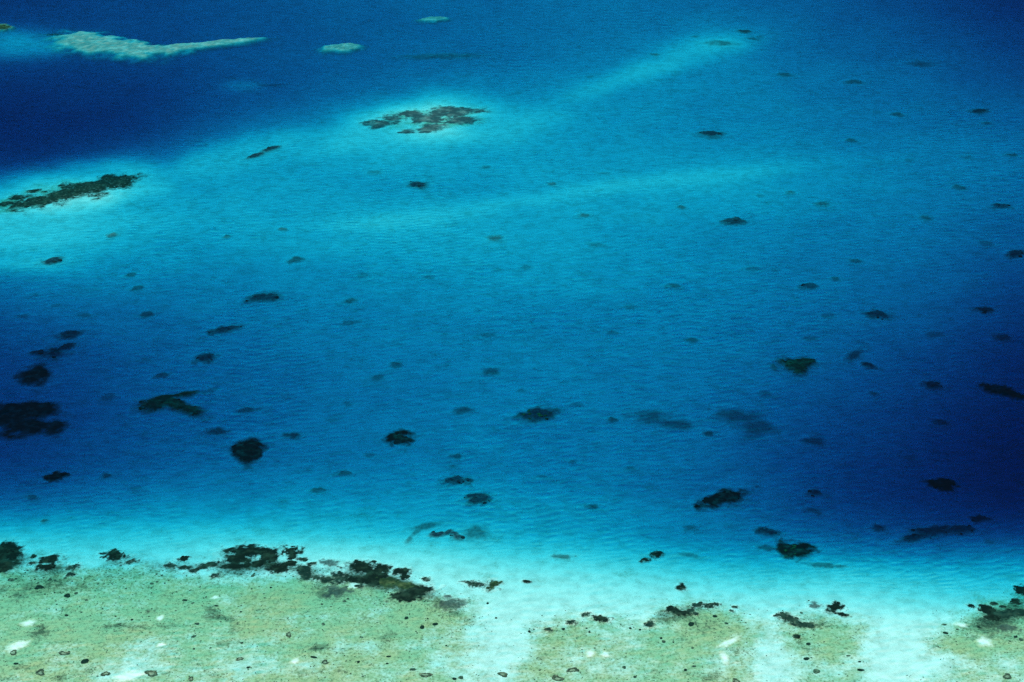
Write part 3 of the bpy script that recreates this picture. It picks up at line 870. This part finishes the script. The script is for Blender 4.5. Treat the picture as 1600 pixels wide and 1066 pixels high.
# ------------------------------------------------------------------ coral clumps along the reef's edge
GE = 'dark coral clumps along the edge of the reef flat'
EDGE = [
    ('big black coral clump in the left corner of the reef edge', 'black', [(10, 862, 40, 28, 0), (8, 882, 30, 18, 0)]),
    ('black two-lobed clump second from the left end of the reef edge', 'black', [(80, 875, 30, 15, 5), (72, 886, 30, 9, 5)]),
    ('small clump below and right of the two-lobed clump', 'dark', [(114, 887, 16, 9, 8), (110, 898, 12, 5, 6)]),
    ('peaked black clump jutting from the reef edge into turquoise', 'black', [(178, 869, 36, 12, 0), (176, 864, 16, 8, 0)]),
    ('tiny dark oval above the two-lobed clump', 'black', [(52, 870, 10, 5, 0)]),
    ('small dark bar beside the two-lobed clump', 'dark', [(51, 880, 10, 5, 10)]),
    ('long thin dark clump right of the peaked clump', 'dark', [(203, 878, 18, 6, 14)]),
    ('lone dark oval on turquoise sand left of the main coral belt', 'black', [(287, 873, 18, 6, 4)]),
    ('dark clump below the lone oval', 'dark', [(266, 884, 13, 7, 0), (290, 888, 20, 6, 0)]),
    ('dark slanting clump at the foot of the main coral belt', 'dark', [(326, 884, 34, 9, 14), (304, 892, 18, 6, 8)]),
    ('small dark head under the slanting clump', 'dark', [(335, 900, 14, 7, 0)]),
    ('broad black mass that begins the main coral belt', 'black', [(385, 863, 56, 18, 0), (372, 873, 40, 16, 0), (366, 885, 30, 8, 0)]),
    ('tall black mass in the main belt, right of the broad one', 'black', [(420, 868, 34, 22, -8), (408, 880, 24, 10, 0)]),
    ('black mitten-shaped clump at the top of the main belt', 'black', [(455, 861, 24, 13, 0), (455, 870, 12, 8, 0)]),
    ('dark streak right of the mitten-shaped clump', 'dark', [(472, 874, 18, 5, -6), (487, 881, 16, 5, 0)]),
    ('low black clump under the mitten-shaped one', 'black', [(432, 890, 40, 13, 0), (452, 882, 22, 8, 10)]),
    ('upright dark clump in the middle of the belt', 'dark', [(474, 890, 18, 10, 0), (478, 900, 18, 14, 0)]),
    ('thin grey-green clump fringed with specks above the belt gap', 'faint', [(513, 880, 26, 10, 0)]),
    ('narrow dark band linking the two black halves of the belt', 'dark', [(510, 906, 44, 8, -10), (532, 901, 24, 11, 0)]),
    ('black mass with a lobed top in the right half of the belt', 'black', [(568, 888, 40, 15, -5), (596, 889, 26, 12, 0), (588, 902, 30, 18, 0)]),
    ('black bar under the lobed black mass', 'black', [(558, 907, 34, 8, -4)]),
    ('small black square clump standing off the right half of the belt', 'black', [(627, 894, 22, 12, 0), (632, 901, 14, 8, 0)]),
    ('long dark ridge with a green back at the bottom of the belt', 'olive', [(608, 910, 56, 11, -8), (630, 914, 40, 10, -10)]),
    ('dark double clump at the right end of the main belt', 'black', [(655, 921, 40, 10, 4), (636, 932, 44, 12, 0)]),
    ('small dark knob above the right end of the belt', 'dark', [(666, 906, 13, 7, 0)]),
    ('small dark knob in the pale gap under the lobed mass', 'dark', [(561, 917, 13, 6, 0)]),
    ('grey-green smear of coral behind the belt on the flat', 'faint', [(525, 924, 40, 13, 0), (512, 930, 16, 8, 0)]),
    ('lone dark clump on bright sand right of the belt', 'dark', [(744, 913, 30, 9, -4)]),
    ('pale green curl of coral joined to the lone clump', 'olive', [(768, 916, 22, 12, 20)]),
    ('thin dim coral fringe below the lone clump', 'faint', [(700, 944, 44, 13, 6), (700, 932, 12, 4, 0)]),
    ('dark spot at the left of the middle reef flat piece', 'dark', [(857, 984, 11, 6, 0)]),
    ('dark bar on the top edge of the middle reef flat piece', 'dark', [(892, 973, 14, 6, 0)]),
    ('small dark tufts at the very top left of the middle flat piece', 'dark', [(915, 960, 16, 5, 10)]),
    ('spindle-shaped black clump on the middle flat piece', 'black', [(940, 967, 24, 8, -4)]),
    ('black coral clump on the shoulder of the middle flat piece', 'black', [(1050, 953, 22, 9, 0), (1064, 958, 22, 7, -4)]),
    ('ragged dark clump left of the shoulder clump', 'dark', [(1014, 976, 14, 8, 20)]),
    ('row of dark tufts along the top of the middle flat piece', 'dark', [(1090, 946, 22, 6, 5), (1112, 946, 18, 6, 8)]),
    ('dark tufts just below the row of tufts', 'dark', [(1076, 955, 16, 5, 10), (1086, 959, 10, 5, 0)]),
    ('loose dark specks of coral on sand right of the middle flat piece', 'dark', [(1143, 955, 8, 5, 0), (1149, 949, 9, 4, 0)]),
    ('dark nose of coral at the tip of the narrow flat piece', 'dark', [(1220, 961, 20, 5, 4), (1233, 966, 24, 10, -15)]),
    ('speckled dark clump in the middle of the narrow flat piece', 'dark', [(1252, 976, 24, 8, -5), (1268, 978, 16, 8, 0)]),
    ('faint coral tuft on sand above the narrow flat piece', 'faint', [(1271, 946, 18, 9, 0)]),
    ('black stepped clump on sand above the narrow flat piece', 'black', [(1304, 950, 24, 12, 10), (1314, 960, 16, 5, -10)]),
    ('small black oval head on the narrow flat piece', 'black', [(1244, 995, 10, 5, -4)]),
    ('dark oval off the tip of the right-hand reef flat', 'black', [(1517, 947, 9, 5, -8)]),
    ('black clump leading the right-hand reef flat', 'black', [(1543, 953, 22, 13, 0), (1550, 965, 18, 8, 0)]),
    ('dark belt of coral along the right-hand reef flat', 'dark', [(1570, 961, 40, 9, 4), (1592, 958, 30, 10, 4)]),
    ('black knob above the belt on the right-hand flat', 'black', [(1588, 941, 15, 8, 8)]),
    ('dark clump cut by the right edge of the picture above the flat', 'black', [(1596, 922, 18, 12, 0)]),
    ('string of dark tufts above the belt on the right-hand flat', 'dark', [(1553, 944, 12, 4, 0), (1566, 948, 9, 3, 0)]),
    ('dim weedy clump behind the belt on the right-hand flat', 'faint', [(1575, 982, 30, 12, 0)]),
]
for lab, mt, bl in EDGE:
    w = sum(b[2] * b[3] for b in bl)
    coral_patch('coral_clump', lab, 'coral clump', 'belt' if mt == 'black' else mt, bl, GE, 0.32, 1.35, int(np.clip(w / 55, 3, 26)) if w > 130 else 0, 1.3, close=1.0, grow=1.2)

# ------------------------------------------------------------------ micro-atolls, sand pockets and coral heads on the reef flat
GM = 'ring-shaped corals on the reef flat'
RINGS = [(63, 1051, 15, 9, 'leftmost ring-shaped coral low on the reef flat'), (100, 1021, 15, 7, 'dark ring coral below the elongated white sand pocket'), (21, 1020, 13, 7, 'dark ring coral touching the streak of white sand at far left'),
         (165, 1053, 12, 8, 'squat dark ring coral second from the left at the bottom'), (236, 1052, 22, 10, 'thin broken ring coral beside the bright sand at the bottom'), (298, 1061, 10, 6, 'small ring coral right of the broken ring'),
         (374, 1030, 11, 6, 'pale ring coral with dark specks in the middle of the left flat'), (451, 992, 9, 8, 'ring coral with a white centre amid the left flat'), (508, 1035, 12, 6, 'squat ring coral on the left flat next to a small dark head'),
         (665, 1055, 17, 8, 'fat ring coral near the bottom, left of the sand channel'), (786, 1054, 15, 8, 'ring coral standing in the sand channel at the bottom'), (895, 1047, 17, 8, 'dark crescent ring coral with an open right side'),
         (871, 1060, 20, 8, 'black thick-rimmed ring coral at the bottom edge'), (1150, 1064, 12, 7, 'ring coral at the bottom edge by the narrow sand strip'), (1574, 1057, 14, 8, 'ragged ring coral at the bottom of the right-hand flat'), (940, 1036, 0, 0, '')]
for i, (px, py, w, h, lab) in enumerate(RINGS):
    if not w:
        continue
    root = bpy.data.objects.new('micro_atoll', None)
    col.objects.link(root)
    p = at(px, py)
    mx, my = scale_at(px, py)
    root.location = p
    v, f, capf = ring_mesh('ring', 300 + i, None)
    sc = Vector((w * mx, h * my, 0.55))
    v = [(a * sc.x, b * sc.y, c * sc.z) for a, b, c in v]
    mesh_obj('coral_rim', v, f, M['h_fleck'], root)
    n = 22
    tv = [(q[0] * 0.98, q[1] * 0.98, 0.05 + 0.02 * (k % 3)) for k, q in enumerate(v[4 * n:5 * n])] + [(0, 0, 0.12)]
    mesh_obj('dead_top', tv, [(k, (k + 1) % n, n) for k in range(n)], M['dead'], root)
    tag(root, lab, 'coral', GM)

GS = 'pockets of white sand on the reef flat'
POCKETS = [(44, 974, 24, 11, 10, 'elongated white sand pocket at the left of the flat'), (28, 1010, 34, 15, 22, 'slanting streak of white sand at far left'), (336, 934, 13, 6, 8, 'small bright round sand pocket near the coral belt'),
           (250, 966, 13, 9, 10, 'white sand pocket with one dark coral speck on its rim'), (252, 1008, 13, 7, 5, 'small pale sand pocket below the speck-rimmed one'), (200, 1058, 44, 14, 12, 'large bright sand patch at the bottom left'),
           (461, 1033, 14, 10, 20, 'triangular white sand pocket in the middle of the left flat'), (553, 915, 22, 10, 0, 'pale sandy gap among the black coral belt'), (922, 1022, 14, 12, 10, 'brightest sand pocket, left one of a pair'),
           (946, 1023, 12, 9, 0, 'white sand pocket, right one of a pair'), (1139, 1004, 40, 9, 22, 'long white sand scar slanting up to the right'), (1132, 1028, 12, 20, 20, 'pale sand patch under the slanting scar'),
           (1502, 977, 20, 8, -10, 'pale sand pocket at the head of the right-hand flat'), (1538, 1003, 25, 17, 0, 'round white sand pocket on the right-hand flat'), (660, 1004, 0, 0, 0, '')]
for i, (px, py, w, h, an, lab) in enumerate(POCKETS):
    if not w:
        continue
    (cx, cyy, rx, ry, a) = floor_blobs([(px, py, w, h, an)])[0]
    r = np.random.default_rng(500 + i)
    n, rings = 30, [1.5, 1.1, 0.75, 0.4]
    wob = 1 + 0.09 * np.sin(np.arange(n) / n * 6.283 * 3 + r.uniform(0, 6)) + 0.07 * np.sin(np.arange(n) / n * 6.283 * 5 + r.uniform(0, 6)) + r.uniform(-.08, .08, n)
    z0 = float(bed(cx, cyy))
    vs_, fs_ = [], []
    for j, q in enumerate(rings):
        for k in range(n):
            t = k / n * 6.283
            u, v = rx * q * wob[k] * math.cos(t), ry * q * wob[k] * math.sin(t)
            x, y = u * math.cos(a) - v * math.sin(a), u * math.sin(a) + v * math.cos(a)
            vs_.append((x, y, float(bed(cx + x, cyy + y)) - z0 + (-0.06, 0.08, 0.12, 0.13)[j]))
    vs_.append((0, 0, 0.14))
    for j in range(3):
        for k in range(n):
            fs_.append((j * n + k, j * n + (k + 1) % n, (j + 1) * n + (k + 1) % n, (j + 1) * n + k))
    for k in range(n):
        fs_.append((3 * n + k, 3 * n + (k + 1) % n, 4 * n))
    o = mesh_obj('sand_pocket', vs_, fs_, M['sand'], cover=[(0.0, 0.18, 0.5, 0.72)[min(3, q // n)] for q in range(len(vs_))], origin=(cx, cyy))
    o.location = (cx, cyy, z0)
    tag(o, lab, 'sand patch', GS)

r = np.random.default_rng(77)
GH = 'small coral heads dotted over the reef flat'
HEADS = [(105, 931, 11, 7), (119, 927, 6, 5), (62, 918, 16, 6), (17, 907, 14, 6), (58, 919, 8, 5), (104, 962, 7, 4), (206, 969, 6, 4), (237, 912, 8, 4), (289, 938, 10, 4), (303, 995, 9, 6), (308, 975, 9, 5), (338, 947, 8, 4),
         (250, 962, 6, 4), (395, 900, 8, 6), (133, 1033, 12, 9), (25, 1037, 8, 4), (388, 1043, 7, 4), (337, 900, 12, 6), (490, 1027, 12, 5), (607, 1026, 9, 4), (605, 1037, 7, 3), (645, 1046, 10, 5), (710, 1061, 8, 6), (720, 1059, 9, 6),
         (565, 996, 8, 4), (505, 976, 6, 5), (538, 940, 8, 4), (660, 980, 9, 7), (680, 975, 9, 5), (635, 966, 8, 5), (762, 943, 5, 4), (775, 966, 5, 3), (827, 987, 5, 4), (1033, 997, 4, 4), (1037, 1003, 7, 5), (1080, 975, 9, 8), (1117, 963, 8, 5),
         (1135, 974, 7, 4), (1071, 1047, 7, 5), (1084, 1041, 8, 4), (975, 1043, 7, 5), (992, 1058, 6, 4), (1263, 1006, 7, 5), (1260, 1029, 10, 5), (1276, 1049, 11, 9), (1325, 1025, 10, 4), (1343, 1034, 5, 3), (1345, 1047, 12, 5), (1475, 976, 9, 4),
         (1477, 989, 10, 5), (1529, 980, 6, 4), (1547, 980, 7, 4), (1587, 995, 7, 5), (1596, 1000, 10, 6), (1252, 958, 7, 4), (880, 983, 6, 4), (916, 982, 5, 4), (921, 988, 5, 3), (985, 982, 6, 4), (1000, 984, 5, 4)]
N_SEEN = len(HEADS)
while len(HEADS) < 285:
    y = 888 + 176 * r.random() ** 1.5
    x = r.uniform(0, 1600)
    if r.random() < float(sample(TURF, x, y)) * (0.25 + 1.2 * float(sample(WEED, x, y)) + 0.5 * (y < 950)):
        w = 2.2 + 3.2 * r.random() ** 2
        HEADS.append((x, y, w, w * r.uniform(0.5, 0.75)))
MARK = [(44, 974, 'the elongated white sand pocket'), (336, 934, 'the small bright sand pocket'), (250, 966, 'the speck-rimmed sand pocket'), (461, 1033, 'the triangular sand pocket'),
        (665, 1055, 'the fat ring coral'), (525, 924, 'the grey-green smear behind the belt'), (895, 1047, 'the crescent ring coral'), (934, 1022, 'the pair of bright sand pockets'),
        (1139, 1004, 'the long slanting sand scar'), (940, 967, 'the spindle-shaped clump'), (1244, 995, 'the black oval head'), (1538, 1003, 'the round right-hand sand pocket'),
        (80, 880, 'the two-lobed clump at the reef edge'), (655, 925, 'the double clump ending the belt'), (165, 1053, 'the squat ring coral'), (1055, 955, 'the shoulder clump')]
rows = []
for i in range(N_SEEN):
    px, py = HEADS[i][:2]
    k = min(range(len(MARK)), key=lambda q: math.hypot(MARK[q][0] - px, (MARK[q][1] - py) * 1.6))
    rows.append((k, where(px - MARK[k][0], py - MARK[k][1]), math.hypot(px - MARK[k][0], (py - MARK[k][1]) * 1.6) + i * 1e-4))
for i, (px, py, w, h) in enumerate(HEADS):
    o = bpy.data.objects.new('coral_colony', head_mesh(int(r.integers(0, 7)), 'h_dark' if (i < N_SEEN and r.random() < 0.55) or r.random() < 0.15 else 'h_fleck'))
    col.objects.link(o)
    p = at(px, py, -0.02)
    mx, my = scale_at(px, py)
    o.location = p
    o.scale = (w * mx * 1.08, h * my, min(0.9, -p.z - 0.1) * 0.8)
    o.rotation_euler = (0, 0, r.uniform(-0.35, 0.35))
    if i < N_SEEN:
        k, d, dist = rows[i]
        same = sorted(q[2] for q in rows if q[0] == k and q[1] == d)
        far = '' if len(same) == 1 else ['nearest ', 'second ', 'third ', 'fourth ', 'fifth ', 'sixth ', 'seventh '][same.index(dist)]
        tag(o, f'{far}dark knobby coral head {d} {MARK[k][2]}', 'coral head', GH)
    else:
        tag(o, 'tiny dark coral speck, one of many peppering the shallow reef flat', 'coral head', 'tiny coral specks on the reef flat')

# rubble too small to count
V, Fc = [], []
nv = 0
base = [(np.array([v.co[:] for v in m.vertices]), [tuple(p.vertices) for p in m.polygons]) for m in [lump_mesh('rubble', 700 + i, 'small') for i in range(4)]]
cnt = 0
while cnt < 3400:
    y = 884 + 190 * r.random() ** 1.25
    x = r.uniform(-30, 1630)
    if r.random() > float(sample(TURF, x, y)) * 0.3 + 1.4 * float(sample(WEED, x, y)):
        continue
    cnt += 1
    p = at(x, y, -0.03)
    s = r.uniform(0.25, 0.62)
    vv, ff = base[cnt % 4]
    a = r.uniform(0, 6.28)
    R = np.array([[math.cos(a), -math.sin(a), 0], [math.sin(a), math.cos(a), 0], [0, 0, 1]])
    V.append(vv * np.array([s * 1.5, s, min(s, 0.3)]) @ R.T + np.array(p))
    Fc += [tuple(q + nv for q in f) for f in ff]
    nv += len(vv)
rub = mesh_obj('coral_rubble', np.concatenate(V), Fc, M['rubble'])
tag(rub, 'fine dark coral rubble strewn over the shallow reef flat', kind='stuff')
